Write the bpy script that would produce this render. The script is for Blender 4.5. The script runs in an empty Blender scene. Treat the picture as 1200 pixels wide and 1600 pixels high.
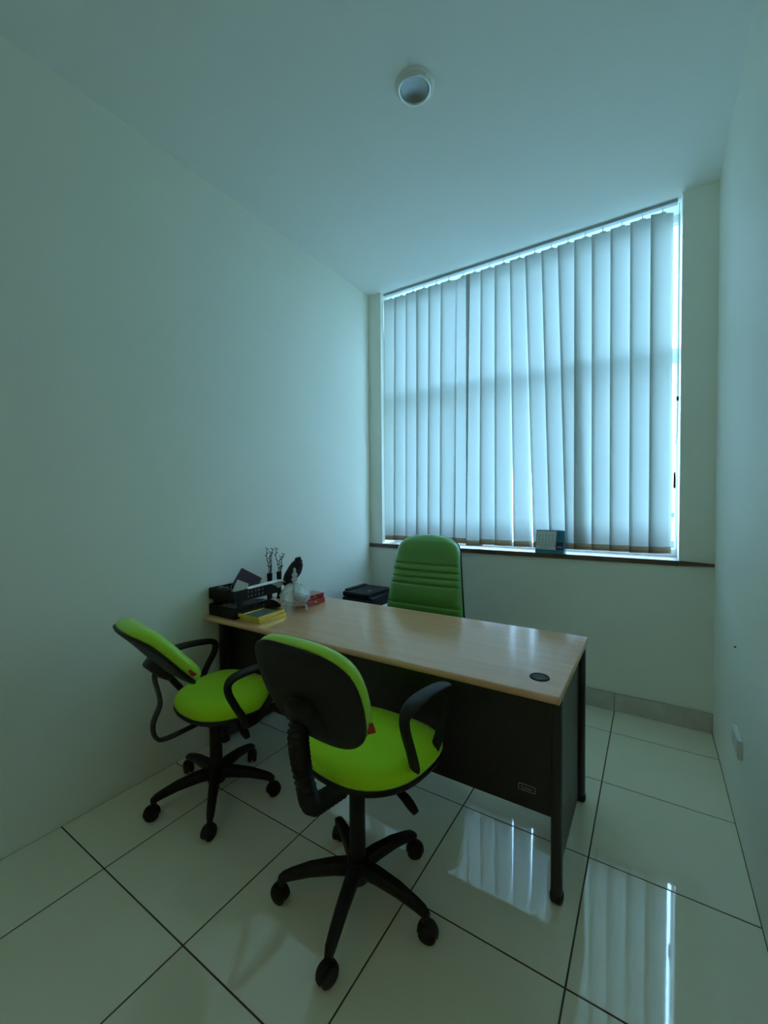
import bpy, bmesh, math, random
from mathutils import Vector, Matrix
random.seed(7)
C = bpy.context.scene.collection
SC = bpy.context.scene
PI = math.pi

# ------------------------------------------------------------------ camera
W, H = 2.3677, 3.1042            # room width (x) and height (z); window wall is y = 0, camera looks towards +y
Y_BACK = -3.40                    # back wall, out of view; its doorway is added to admit fill light
def look_axes(yaw, pit, roll):
    f = Vector((-math.sin(yaw) * math.cos(pit), math.cos(yaw) * math.cos(pit), math.sin(pit)))
    r = Vector((math.cos(yaw), math.sin(yaw), 0)); u = r.cross(f)
    return r * math.cos(roll) + u * math.sin(roll), u * math.cos(roll) - r * math.sin(roll), f
r_, u_, f_ = look_axes(0.570848, -0.0273943, -0.0086421)
cam_data = bpy.data.cameras.new('camera')
cam_data.sensor_fit = 'HORIZONTAL'; cam_data.sensor_width = 36.0
cam_data.lens = 36.0 * 652.32 / 1200.0
cam_data.clip_start = 0.02; cam_data.clip_end = 2000
cam = bpy.data.objects.new('camera', cam_data); C.objects.link(cam)
M_ = Matrix.Identity(4)
for i in range(3):
    M_[i][0], M_[i][1], M_[i][2] = r_[i], u_[i], -f_[i]
M_[0][3], M_[1][3], M_[2][3] = 2.06632, -2.99585, 1.34792
cam.matrix_world = M_
SC.camera = cam

# ------------------------------------------------------------------ sky and exposure
SC.view_settings.view_transform = 'Standard'
SC.view_settings.look = 'None'
SC.view_settings.gamma = 1.0
SC.view_settings.use_curve_mapping = False
SC.view_settings.exposure = 0.0
SKY = 19.0
world = bpy.data.worlds.new('sky'); SC.world = world; world.use_nodes = True
wn = world.node_tree; wn.nodes.clear()
wo = wn.nodes.new('ShaderNodeOutputWorld'); wb = wn.nodes.new('ShaderNodeBackground')
tc = wn.nodes.new('ShaderNodeTexCoord'); sx = wn.nodes.new('ShaderNodeSeparateXYZ'); rp = wn.nodes.new('ShaderNodeValToRGB')
mr = wn.nodes.new('ShaderNodeMapRange'); mr.inputs['From Min'].default_value = -1; mr.inputs['From Max'].default_value = 1
wn.links.new(tc.outputs['Generated'], sx.inputs[0]); wn.links.new(sx.outputs['Z'], mr.inputs['Value'])
wn.links.new(mr.outputs[0], rp.inputs[0]); wn.links.new(rp.outputs[0], wb.inputs['Color']); wn.links.new(wb.outputs[0], wo.inputs[0])
wb.inputs['Strength'].default_value = SKY
e = rp.color_ramp.elements
e[0].position = 0.0; e[0].color = (0.22, 0.27, 0.26, 1)
e[1].position = 1.0; e[1].color = (0.66, 0.86, 1.0, 1)
k = e.new(0.488); k.color = (0.30, 0.38, 0.40, 1)
k = e.new(0.503); k.color = (0.86, 0.96, 1.0, 1)
k = e.new(0.62); k.color = (0.80, 0.94, 1.0, 1)
SC.cycles.max_bounces = 16; SC.cycles.diffuse_bounces = 10; SC.cycles.glossy_bounces = 6
SC.cycles.transmission_bounces = 10; SC.cycles.transparent_max_bounces = 16
SC.cycles.use_denoising = True; SC.cycles.denoiser = 'OPENIMAGEDENOISE'
SC.cycles.caustics_reflective = False; SC.cycles.caustics_refractive = False
SC.cycles.sample_clamp_indirect = 8.0
# the window opening as a light portal for the sky
pd = bpy.data.lights.new('window_portal', 'AREA'); pd.shape = 'RECTANGLE'; pd.size = 2.11; pd.size_y = 2.16
pd.cycles.is_portal = True
po = bpy.data.objects.new('window_portal', pd); C.objects.link(po)
po.location = (1.15, 0.31, 2.04); po.rotation_euler = (-PI / 2, 0, 0)

# added warm fill lamp behind the viewer, out of view
FILL_W = 2.8
ld = bpy.data.lights.new('fill_lamp', 'AREA'); ld.shape = 'RECTANGLE'; ld.size = 1.2; ld.size_y = 0.6; ld.energy = FILL_W; ld.color = (1.0, 0.80, 0.44)
lo = bpy.data.objects.new('fill_lamp', ld); C.objects.link(lo); lo.location = (1.45, Y_BACK - 0.95, 2.79)

# ------------------------------------------------------------------ materials
def mat(name, col, rough=0.5, metal=0.0, spec=0.5, coat=0.0, coat_rough=0.1, sheen=0.0):
    m = bpy.data.materials.new(name); m.use_nodes = True
    b = m.node_tree.nodes['Principled BSDF']
    b.inputs['Base Color'].default_value = (*col, 1)
    b.inputs['Roughness'].default_value = rough; b.inputs['Metallic'].default_value = metal
    b.inputs['Specular IOR Level'].default_value = spec
    b.inputs['Coat Weight'].default_value = coat; b.inputs['Coat Roughness'].default_value = coat_rough
    b.inputs['Sheen Weight'].default_value = sheen
    return m
def nd(m, t): return m.node_tree.nodes.new(t)
def lk(m, a, b): m.node_tree.links.new(a, b)
def bsdf(m): return m.node_tree.nodes['Principled BSDF']
def coords(m, scale=(1, 1, 1), out='Object'):
    t = nd(m, 'ShaderNodeTexCoord'); p = nd(m, 'ShaderNodeMapping'); p.inputs['Scale'].default_value = scale
    lk(m, t.outputs[out], p.inputs[0]); return p.outputs[0]
def noise(m, vec, scale, detail=3, rough=0.5):
    n = nd(m, 'ShaderNodeTexNoise'); n.inputs['Scale'].default_value = scale; n.inputs['Detail'].default_value = detail
    n.inputs['Roughness'].default_value = rough
    lk(m, vec, n.inputs['Vector']); return n.outputs['Fac']
def ramp(m, fac, stops):
    r = nd(m, 'ShaderNodeValToRGB'); el = r.color_ramp.elements
    el[0].position, el[0].color = stops[0][0], (*stops[0][1], 1)
    el[1].position, el[1].color = stops[-1][0], (*stops[-1][1], 1)
    for p, c in stops[1:-1]:
        q = el.new(p); q.color = (*c, 1)
    lk(m, fac, r.inputs[0]); return r.outputs[0]
def bump(m, fac, strength, dist=0.002):
    b = nd(m, 'ShaderNodeBump'); b.inputs['Strength'].default_value = strength; b.inputs['Distance'].default_value = dist
    lk(m, fac, b.inputs['Height']); lk(m, b.outputs[0], bsdf(m).inputs['Normal'])
def varied(name, a, b, scale, rough=0.5, bstr=0.0, bscale=200, bdist=0.001, mscale=(1, 1, 1), **kw):
    m = mat(name, a, rough, **kw); v = coords(m, mscale)
    lk(m, ramp(m, noise(m, v, scale), [(0.35, a), (0.65, b)]), bsdf(m).inputs['Base Color'])
    if bstr: bump(m, noise(m, v, bscale, 2), bstr, bdist)
    return m

M = {}
M['wall'] = varied('cream_wall_paint', (0.90, 0.90, 0.80), (0.91, 0.91, 0.81), 1.2, 0.55, 0.12, 160, 0.0008, spec=0.3)
M['ceiling'] = varied('white_ceiling_paint', (0.92, 0.93, 0.91), (0.93, 0.94, 0.92), 1.0, 0.7, 0.1, 120, 0.0008, spec=0.2)
M['tile'] = varied('polished_cream_tile', (0.86, 0.81, 0.63), (0.89, 0.84, 0.66), 2.5, 0.035, 0.02, 9, 0.002)
bsdf(M['tile']).inputs['IOR'].default_value = 1.85
M['grout'] = varied('dark_grout', (0.05, 0.05, 0.045), (0.09, 0.085, 0.07), 8, 0.9)
M['skirting'] = varied('skirting_tile', (0.56, 0.51, 0.45), (0.64, 0.59, 0.52), 14, 0.4)
M['sillwood'] = varied('brown_sill_wood', (0.10, 0.055, 0.035), (0.17, 0.10, 0.065), 10, 0.35, mscale=(1, 8, 8))
M['alu'] = mat('white_window_frame', (0.78, 0.80, 0.80), 0.35)
M['blackplastic'] = varied('black_plastic', (0.010, 0.011, 0.011), (0.016, 0.017, 0.017), 30, 0.5, 0.15, 500, 0.0005, spec=0.25)
M['blackboard'] = varied('black_laminate', (0.012, 0.012, 0.013), (0.017, 0.017, 0.018), 30, 0.38, 0.1, 400, 0.0004)
M['blackpaint'] = mat('black_metal_paint', (0.014, 0.016, 0.018), 0.35)
M['sidepanel'] = varied('charcoal_side_panel', (0.055, 0.058, 0.058), (0.065, 0.068, 0.068), 40, 0.45)
M['chrome'] = mat('chrome', (0.75, 0.76, 0.77), 0.12, 1.0)
M['badge'] = mat('badge_silver', (0.35, 0.37, 0.37), 0.35, 0.7)
M['white'] = mat('white_plastic', (0.78, 0.80, 0.78), 0.4)
M['paper'] = mat('white_paper', (0.92, 0.94, 0.95), 0.7)
M['red'] = mat('red_leatherette', (0.40, 0.012, 0.025), 0.25, coat=0.4)
M['redtag'] = mat('red_label_cloth', (0.55, 0.03, 0.02), 0.6)
M['purple'] = mat('dark_purple_card', (0.075, 0.06, 0.12), 0.4)
M['gold'] = varied('gold_frame', (0.85, 0.58, 0.12), (0.75, 0.47, 0.08), 30, 0.24, metal=1.0)
M['picture'] = mat('grey_picture_under_glass', (0.22, 0.27, 0.25), 0.1)
M['socket'] = mat('socket_plate', (0.72, 0.73, 0.68), 0.4)
M['twig'] = mat('dark_twig', (0.03, 0.022, 0.02), 0.8)
M['bluecard'] = mat('blue_card', (0.02, 0.19, 0.34), 0.4)
M['tealcard'] = mat('teal_card', (0.03, 0.22, 0.32), 0.4)
M['navycard'] = mat('navy_card', (0.02, 0.025, 0.10), 0.4)
M['pagegrey'] = mat('calendar_page', (0.72, 0.76, 0.74), 0.6)
M['ink'] = mat('grey_ink', (0.10, 0.11, 0.13), 0.7)
M['brass'] = mat('dark_cord', (0.03, 0.03, 0.03), 0.6)
M['railgrey'] = mat('grey_headrail', (0.40, 0.42, 0.42), 0.4)
M['reflector'] = mat('faceted_reflector', (0.34, 0.35, 0.35), 0.30, 1.0)
M['ringmetal'] = mat('bright_ring_metal', (0.92, 0.93, 0.93), 0.22, 1.0)
M['bulb'] = mat('frosted_bulb', (0.6, 0.62, 0.6), 0.3)
M['trimring'] = mat('downlight_trim', (0.86, 0.87, 0.86), 0.4)
M['concrete'] = varied('far_concrete', (0.34, 0.36, 0.36), (0.42, 0.44, 0.44), 0.2, 0.9)
M['farglass'] = mat('far_window_glass', (0.05, 0.09, 0.11), 0.15)
M['land'] = varied('city_ground', (0.14, 0.17, 0.13), (0.24, 0.25, 0.23), 0.05, 0.95)

def green_fabric(name, a, b, rough, coat=0.0, cr=0.2):
    m = mat(name, a, rough, spec=0.25, coat=coat, coat_rough=cr, sheen=0.15)
    v = coords(m)
    lk(m, ramp(m, noise(m, v, 9, 4), [(0.3, a), (0.7, b)]), bsdf(m).inputs['Base Color'])
    bump(m, noise(m, v, 900, 1), 0.25, 0.0006); return m
M['green'] = green_fabric('lime_green_fabric', (0.48, 0.84, 0.010), (0.52, 0.88, 0.015), 0.85)
M['greenwrap'] = green_fabric('lime_green_fabric_under_wrap', (0.40, 0.76, 0.012), (0.44, 0.80, 0.018), 0.7, coat=0.8, cr=0.22)
M['leather'] = green_fabric('green_leatherette', (0.11, 0.33, 0.05), (0.12, 0.35, 0.055), 0.42, coat=1.0, cr=0.16)

m = M['desk'] = mat('beech_laminate', (0.5, 0.34, 0.2), 0.19, spec=0.65)
v = coords(m, (1.2, 14, 14)); n1 = noise(m, v, 2.2, 6, 0.6)
lk(m, ramp(m, n1, [(0.25, (0.72, 0.36, 0.185)), (0.5, (0.78, 0.405, 0.215)), (0.75, (0.84, 0.45, 0.25))]), bsdf(m).inputs['Base Color'])
bump(m, n1, 0.03, 0.001)

def translucent(name, col, tcol, fac, weave=0.0, fwd=0.0):
    m = bpy.data.materials.new(name); m.use_nodes = True; t = m.node_tree; t.nodes.clear()
    o = t.nodes.new('ShaderNodeOutputMaterial'); mx = t.nodes.new('ShaderNodeMixShader'); d = t.nodes.new('ShaderNodeBsdfDiffuse'); r = t.nodes.new('ShaderNodeBsdfTranslucent')
    mx.inputs[0].default_value = fac; d.inputs[0].default_value = (*col, 1); r.inputs[0].default_value = (*tcol, 1)
    if weave:
        tcn = t.nodes.new('ShaderNodeTexCoord'); mp = t.nodes.new('ShaderNodeMapping'); mp.inputs['Scale'].default_value = (1, 1, 0.6)
        nz = t.nodes.new('ShaderNodeTexNoise'); nz.inputs['Scale'].default_value = 170; nz.inputs['Detail'].default_value = 3
        rr = t.nodes.new('ShaderNodeValToRGB')
        rr.color_ramp.elements[0].position = 0.3; rr.color_ramp.elements[0].color = (*[c * (1 - weave) for c in tcol], 1)
        rr.color_ramp.elements[1].position = 0.7; rr.color_ramp.elements[1].color = (*[min(1, c * (1 + weave)) for c in tcol], 1)
        t.links.new(tcn.outputs['Object'], mp.inputs[0]); t.links.new(mp.outputs[0], nz.inputs['Vector']); t.links.new(nz.outputs['Fac'], rr.inputs[0]); t.links.new(rr.outputs[0], r.inputs[0])
    rf = t.nodes.new('ShaderNodeBsdfRefraction'); rf.inputs['Roughness'].default_value = 0.85; rf.inputs['IOR'].default_value = 1.5; rf.inputs['Color'].default_value = (*tcol, 1)
    m2 = t.nodes.new('ShaderNodeMixShader'); m2.inputs[0].default_value = fwd
    t.links.new(r.outputs[0], m2.inputs[1]); t.links.new(rf.outputs[0], m2.inputs[2])
    t.links.new(d.outputs[0], mx.inputs[1]); t.links.new(m2.outputs[0], mx.inputs[2]); t.links.new(mx.outputs[0], o.inputs[0])
    return m
M['slat'] = translucent('blind_fabric', (0.72, 0.74, 0.70), (0.66, 0.68, 0.66), 0.42, 0.05)
M['hem'] = translucent('blind_hem_fabric', (0.36, 0.30, 0.22), (0.40, 0.31, 0.21), 0.30)

def clear(name, tint, ior=1.45, rough=0.0, crinkle=0.0, base=0.0, half=0.0):
    m = bpy.data.materials.new(name); m.use_nodes = True; t = m.node_tree; t.nodes.clear()
    o = t.nodes.new('ShaderNodeOutputMaterial'); mx = t.nodes.new('ShaderNodeMixShader'); a = t.nodes.new('ShaderNodeBsdfTransparent'); g = t.nodes.new('ShaderNodeBsdfGlossy')
    fr = t.nodes.new('ShaderNodeFresnel')      # same outside-in reflectance on both faces of a thin sheet
    ge = t.nodes.new('ShaderNodeNewGeometry'); ma = t.nodes.new('ShaderNodeMath'); ma.operation = 'MULTIPLY_ADD'; ma.inputs[1].default_value = 1 / ior - ior; ma.inputs[2].default_value = ior
    t.links.new(ge.outputs['Backfacing'], ma.inputs[0]); t.links.new(ma.outputs[0], fr.inputs['IOR'])
    a.inputs[0].default_value = (*tint, 1); g.inputs['Roughness'].default_value = rough; g.inputs['Color'].default_value = (1, 1, 1, 1)
    if crinkle:
        tcn = t.nodes.new('ShaderNodeTexCoord'); nz = t.nodes.new('ShaderNodeTexNoise'); nz.inputs['Scale'].default_value = 22; nz.inputs['Detail'].default_value = 6; nz.inputs['Distortion'].default_value = 2.0
        bp = t.nodes.new('ShaderNodeBump'); bp.inputs['Strength'].default_value = crinkle; bp.inputs['Distance'].default_value = 0.01
        t.links.new(tcn.outputs['Object'], nz.inputs['Vector']); t.links.new(nz.outputs['Fac'], bp.inputs['Height']); t.links.new(bp.outputs[0], g.inputs['Normal']); t.links.new(bp.outputs[0], fr.inputs['Normal'])
    if base:
        ad = t.nodes.new('ShaderNodeMath'); ad.operation = 'ADD'; ad.use_clamp = True; ad.inputs[1].default_value = base
        t.links.new(fr.outputs[0], ad.inputs[0]); t.links.new(ad.outputs[0], mx.inputs[0])
    elif half:
        hm = t.nodes.new('ShaderNodeMath'); hm.operation = 'MULTIPLY'; hm.inputs[1].default_value = half
        t.links.new(fr.outputs[0], hm.inputs[0]); t.links.new(hm.outputs[0], mx.inputs[0])
    else: t.links.new(fr.outputs[0], mx.inputs[0])
    t.links.new(a.outputs[0], mx.inputs[1]); t.links.new(g.outputs[0], mx.inputs[2]); t.links.new(mx.outputs[0], o.inputs[0])
    return m
M['glass'] = clear('teal_tinted_window_glass', (0.665, 0.845, 1.0), 1.5)
M['film'] = clear('clear_plastic_wrap', (0.97, 0.98, 0.97), 1.45, 0.18, 0.35, 0.035)
M['crystal'] = clear('clear_crystal_glass', (0.96, 0.97, 0.97), 1.5, 0.05, 0.35, 0.09)
M['crystalrelief'] = clear('cut_crystal_relief', (0.95, 0.97, 0.97), 1.6, 0.08, 0.3, 0.10)
for _k, _f in (('crystalrelief', 0.40), ('crystal', 0.11)):       # pressed glass scatters a little light
    _t = M[_k].node_tree; _o = [n for n in _t.nodes if n.type == 'OUTPUT_MATERIAL'][0]; _src = _o.inputs[0].links[0].from_socket
    _d = _t.nodes.new('ShaderNodeBsdfDiffuse'); _d.inputs[0].default_value = (0.9, 0.92, 0.92, 1); _m = _t.nodes.new('ShaderNodeMixShader'); _m.inputs[0].default_value = _f
    _t.links.new(_src, _m.inputs[1]); _t.links.new(_d.outputs[0], _m.inputs[2]); _t.links.new(_m.outputs[0], _o.inputs[0])

# ------------------------------------------------------------------ geometry helpers
def obj(name, bm, m, parent=None, smooth=False, loc=None, bevel=0.0, recalc=True):
    if recalc: bmesh.ops.recalc_face_normals(bm, faces=bm.faces[:])
    me = bpy.data.meshes.new(name); bm.to_mesh(me); bm.free()
    if m is not None: me.materials.append(m)
    if smooth:
        for p in me.polygons: p.use_smooth = True
    o = bpy.data.objects.new(name, me); C.objects.link(o)
    if parent: o.parent = parent
    if loc: o.location = loc
    if bevel:
        b = o.modifiers.new('bevel', 'BEVEL'); b.width = bevel; b.segments = 2; b.limit_method = 'ANGLE'; b.angle_limit = math.radians(40)
    if smooth == 'auto':
        me.set_sharp_from_angle(angle=math.radians(40))
    return o
def thing(name, label, cat, loc=(0, 0, 0), rz=0.0, group=None):
    o = bpy.data.objects.new(name, None); C.objects.link(o); o.empty_display_size = 0.1
    o.location = loc; o.rotation_euler = (0, 0, rz); o['label'] = label; o['category'] = cat
    if group: o['group'] = group
    return o
def tag(o, label, cat, group=None):
    o['label'] = label; o['category'] = cat
    if group: o['group'] = group
    return o
def structure(o, label=None):
    o['kind'] = 'structure'
    if label: o['label'] = label
    return o
def B(): return bmesh.new()
def box(bm, x0, y0, z0, x1, y1, z1, mtx=None):
    vs = [bm.verts.new((x, y, z)) for x in (x0, x1) for y in (y0, y1) for z in (z0, z1)]
    for f in ((0, 1, 3, 2), (4, 6, 7, 5), (0, 4, 5, 1), (2, 3, 7, 6), (0, 2, 6, 4), (1, 5, 7, 3)):
        bm.faces.new([vs[i] for i in f])
    if mtx is not None:
        for q in vs: q.co = mtx @ q.co
    return bm
def lathe(bm, prof, n=24, c=(0, 0, 0), mtx=None):
    rings = []
    for r, z in prof:
        if r < 1e-6: rings.append([bm.verts.new((c[0], c[1], c[2] + z))])
        else: rings.append([bm.verts.new((c[0] + r * math.cos(2 * PI * i / n), c[1] + r * math.sin(2 * PI * i / n), c[2] + z)) for i in range(n)])
    for a, b in zip(rings, rings[1:]):
        for i in range(n):
            j = (i + 1) % n
            if len(a) == 1 and len(b) == 1: continue
            if len(a) == 1: bm.faces.new((a[0], b[j], b[i]))
            elif len(b) == 1: bm.faces.new((a[i], a[j], b[0]))
            else: bm.faces.new((a[i], a[j], b[j], b[i]))
    if mtx is not None:
        for ring in rings:
            for q in ring: q.co = mtx @ q.co
    return bm
def smooth_path(pts, per=6, closed=False):
    P = [Vector(p) for p in pts]; n = len(P); out = []
    rng = range(n if closed else n - 1)
    for i in rng:
        if closed: a, b, c, d = P[i - 1], P[i], P[(i + 1) % n], P[(i + 2) % n]
        else: a, b, c, d = P[max(i - 1, 0)], P[i], P[i + 1], P[min(i + 2, n - 1)]
        for s in range(per):
            t = s / per
            out.append(0.5 * ((2 * b) + (c - a) * t + (2 * a - 5 * b + 4 * c - d) * t * t + (3 * b - a - 3 * c + d) * t ** 3))
    if not closed: out.append(P[-1])
    return out
def tube(bm, path, r, n=8, closed=False, up=None, rr=None):
    """r: number or function(t)->(ru, rv); up fixes the frame's first axis."""
    P = [Vector(p) for p in path]; k = len(P); rings = []
    prev = None
    for i, p in enumerate(P):
        if closed: tg = (P[(i + 1) % k] - P[i - 1]).normalized()
        else: tg = (P[min(i + 1, k - 1)] - P[max(i - 1, 0)]).normalized()
        if up is not None: a = Vector(up) - tg * Vector(up).dot(tg)
        elif prev is None:
            a = Vector((0, 0, 1)).cross(tg)
            if a.length < 0.1: a = Vector((1, 0, 0)).cross(tg)
        else: a = prev - tg * prev.dot(tg)
        a.normalize(); prev = a; b = tg.cross(a)
        ra, rb = r(i / (k - 1)) if callable(r) else (r, r)
        rings.append([bm.verts.new(p + a * (ra * math.cos(2 * PI * j / n)) + b * (rb * math.sin(2 * PI * j / n))) for j in range(n)])
    prs = list(zip(rings, rings[1:])) + ([(rings[-1], rings[0])] if closed else [])
    for A, Bq in prs:
        for j in range(n):
            bm.faces.new((A[j], A[(j + 1) % n], Bq[(j + 1) % n], Bq[j]))
    if not closed:
        bm.faces.new(rings[0][::-1]); bm.faces.new(rings[-1])
    return bm
def superell(th, a, b, n):
    c, s = math.cos(th), math.sin(th)
    return a * math.copysign(abs(c) ** (2 / n), c), b * math.copysign(abs(s) ** (2 / n), s)
def pad(bm, outline, prof, deform=None, N=40):
    """outline(th)->(x,y); prof = [(r,z)...] from top centre round the rim to bottom centre."""
    rings = []
    for r, z in prof:
        if r < 1e-6: rings.append([bm.verts.new((0, 0, z))])
        else: rings.append([bm.verts.new((*[q * r for q in outline(2 * PI * i / N)], z)) for i in range(N)])
    for a, b in zip(rings, rings[1:]):
        for i in range(N):
            j = (i + 1) % N
            if len(a) == 1: bm.faces.new((a[0], b[i], b[j]))
            elif len(b) == 1: bm.faces.new((a[i], b[0], a[j]))
            else: bm.faces.new((a[i], b[i], b[j], a[j]))
    if deform:
        for q in bm.verts: q.co = Vector(deform(*q.co))
    return bm
def prism(bm, pts, h0, h1, axis='z', mtx=None):
    def V(p, h): return (p[0], p[1], h) if axis == 'z' else ((p[0], h, p[1]) if axis == 'y' else (h, p[0], p[1]))
    a = [bm.verts.new(V(p, h0)) for p in pts]; b = [bm.verts.new(V(p, h1)) for p in pts]
    bm.faces.new(a[::-1]); bm.faces.new(b); n = len(pts)
    for i in range(n): bm.faces.new((a[i], a[(i + 1) % n], b[(i + 1) % n], b[i]))
    if mtx is not None:
        for q in a + b: q.co = mtx @ q.co
    return bm
def grid_solid(bm, f, nu, nv, skip=()):
    vs = [[bm.verts.new(f(i / nu, j / nv)) for j in range(nv + 1)] for i in range(nu + 1)]
    for i in range(nu):
        for j in range(nv):
            if (i, j) not in skip: bm.faces.new((vs[i][j], vs[i + 1][j], vs[i + 1][j + 1], vs[i][j + 1]))
    return bm
def solid(o, t, off=0):
    s = o.modifiers.new('thickness', 'SOLIDIFY'); s.thickness = t; s.offset = off; return o
def text_part(name, body, size, m, parent, mtx, depth=0.0006, sx=1.0, align='CENTER'):
    cu = bpy.data.curves.new(name, 'FONT'); cu.body = body; cu.size = size; cu.extrude = depth; cu.align_x = align; cu.align_y = 'CENTER'; cu.resolution_u = 2
    t = bpy.data.objects.new(name, cu); C.objects.link(t)
    dg = bpy.context.evaluated_depsgraph_get(); me = bpy.data.meshes.new_from_object(t.evaluated_get(dg))
    bpy.data.objects.remove(t); me.materials.clear(); me.materials.append(m)
    o = bpy.data.objects.new(name, me); C.objects.link(o); o.parent = parent
    o.matrix_local = mtx @ Matrix.Diagonal((sx, 1, 1, 1)); return o

# ------------------------------------------------------------------ the room
T = 0.5; U0, V0 = 1.8748, -0.2941          # grout lines at x = U0 + i*T, y = V0 + j*T
bm = B(); box(bm, -0.15, Y_BACK - 0.1, -0.2, W + 0.15, 0.3, -0.0012)
floor = structure(obj('floor', bm, M['grout']), 'glossy cream tiled floor with dark grout lines')
tile_mesh = {}
xs = [0.0] + [U0 + i * T for i in range(-3, 1)] + [W]
ys = [Y_BACK] + [V0 + j * T for j in range(-6, 1)] + [0.0]
for i in range(len(xs) - 1):
    for j in range(len(ys) - 1):
        gx0 = 0.002 if i == 0 else 0.0022; gy = 0.0026
        w, d = xs[i + 1] - xs[i] - 2 * 0.0026, ys[j + 1] - ys[j] - 2 * gy
        key = (round(w, 3), round(d, 3))
        if key not in tile_mesh:
            bb = B(); x, y = w / 2, d / 2; bv = 0.0008
            top = [bb.verts.new(p) for p in ((-x + bv, -y + bv, 0), (x - bv, -y + bv, 0), (x - bv, y - bv, 0), (-x + bv, y - bv, 0))]
            mid = [bb.verts.new(p) for p in ((-x, -y, -bv), (x, -y, -bv), (x, y, -bv), (-x, y, -bv))]
            low = [bb.verts.new((q.co.x, q.co.y, -0.008)) for q in mid]
            bb.faces.new(top); bb.faces.new(low[::-1])
            for a, b in ((mid, top), (low, mid)):
                for q in range(4): bb.faces.new((a[q], a[(q + 1) % 4], b[(q + 1) % 4], b[q]))
            o = obj('tile', bb, M['tile']); tile_mesh[key] = o.data
        else:
            o = bpy.data.objects.new('tile', tile_mesh[key]); C.objects.link(o)
        o.parent = floor
        o.location = ((xs[i] + xs[i + 1]) / 2, (ys[j] + ys[j + 1]) / 2, 0)
        o.rotation_euler = (random.uniform(-1, 1) * 0.0006, random.uniform(-1, 1) * 0.0006, 0)

structure(obj('ceiling', box(B(), -0.15, Y_BACK - 0.1, H, W + 0.15, 0.32, H + 0.15), M['ceiling']), 'plain white ceiling')
structure(obj('wall_left', box(B(), -0.15, Y_BACK - 0.1, -0.2, 0, 0.32, H), M['wall']), 'plain cream wall on the left')
wall_right = structure(obj('wall_right', box(B(), W, Y_BACK - 0.1, -0.2, W + 0.15, 0.32, H), M['wall']), 'plain cream wall on the right')
DW0, DW1, DH = 0.75, 2.20, 2.45
bm = B(); box(bm, 0, Y_BACK - 0.12, 0, DW0, Y_BACK, H); box(bm, DW1, Y_BACK - 0.12, 0, W, Y_BACK, H); box(bm, DW0, Y_BACK - 0.12, DH, DW1, Y_BACK, H)
structure(obj('wall_back', bm, M['wall']), 'unseen cream wall behind the viewer with a doorway added for fill light')
# unseen corridor, added so the fill lamp's light bounces in through the doorway
CY = Y_BACK - 0.12 - 1.7
bm = B(); box(bm, -1.6, CY - 0.12, 0, W + 1.6, CY, 2.8); box(bm, -1.72, CY, 0, -1.6, Y_BACK - 0.12, 2.8); box(bm, W + 1.6, CY, 0, W + 1.72, Y_BACK - 0.12, 2.8)
box(bm, -1.72, CY - 0.12, 2.8, W + 1.72, Y_BACK - 0.12, 2.9); box(bm, -1.6, Y_BACK - 0.12, 0, -0.15, Y_BACK - 0.0, 2.8); box(bm, W + 0.15, Y_BACK - 0.12, 0, W + 1.6, Y_BACK, 2.8)
structure(obj('wall_added_corridor', bm, M['wall']), 'cream walls of the added fill light corridor, unseen behind the viewer')
structure(obj('floor_added_corridor', box(B(), -1.72, CY - 0.12, -0.2, W + 1.72, Y_BACK - 0.1, -0.001), M['skirting']), 'floor of the added fill light corridor, unseen behind the viewer')
WX0, WX1, SILL = 0.124, 2.202, 0.98
bm = B(); box(bm, 0, 0, -0.2, W, 0.3, SILL - 0.032); box(bm, 0, 0, SILL - 0.032, WX0, 0.3, H); box(bm, WX1, 0, SILL - 0.032, W, 0.3, H)
structure(obj('wall_far', bm, M['wall']), 'cream wall around and below the window')
obj('nail', lathe(B(), [(0, 0), (0.003, 0), (0.003, 0.006), (0, 0.007)], 8, mtx=Matrix.Translation((W, -0.738, 0.72)) @ Matrix.Rotation(-PI / 2, 4, 'Y')), M['brass'], wall_right)
# skirting of cut tiles along the window wall
sk = structure(obj('baseboard_far', box(B(), 0.0, -0.008, 0, W, -0.0005, 0.110), M['grout']), 'grey brown tile skirting under the window')
edges = [0.0, U0 - 3 * T, U0 - 2 * T, U0 - T, U0, W]
for a, b in zip(edges, edges[1:]):
    obj('skirting_tile', box(B(), a + 0.0015, -0.012, 0.001, b - 0.0015, -0.007, 0.112), M['skirting'], sk, bevel=0.001)
# window sill
sill = structure(obj('trim_1', box(B(), WX0, -0.012, SILL - 0.032, WX1, 0.215, SILL), M['sillwood'], bevel=0.003), 'brown wooden window sill')
obj('sill_lip', box(B(), 0.0, -0.02, SILL - 0.030, WX0 + 0.0005, -0.0005, SILL), M['sillwood'], sill, bevel=0.003)
obj('sill_lip', prism(B(), [(WX1 - 0.0005, SILL - 0.030), (WX1 - 0.0005, SILL), (W - 0.001, SILL - 0.008), (W - 0.001, SILL - 0.024)], -0.02, -0.0005, 'y'), M['sillwood'], sill, bevel=0.002)
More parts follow.
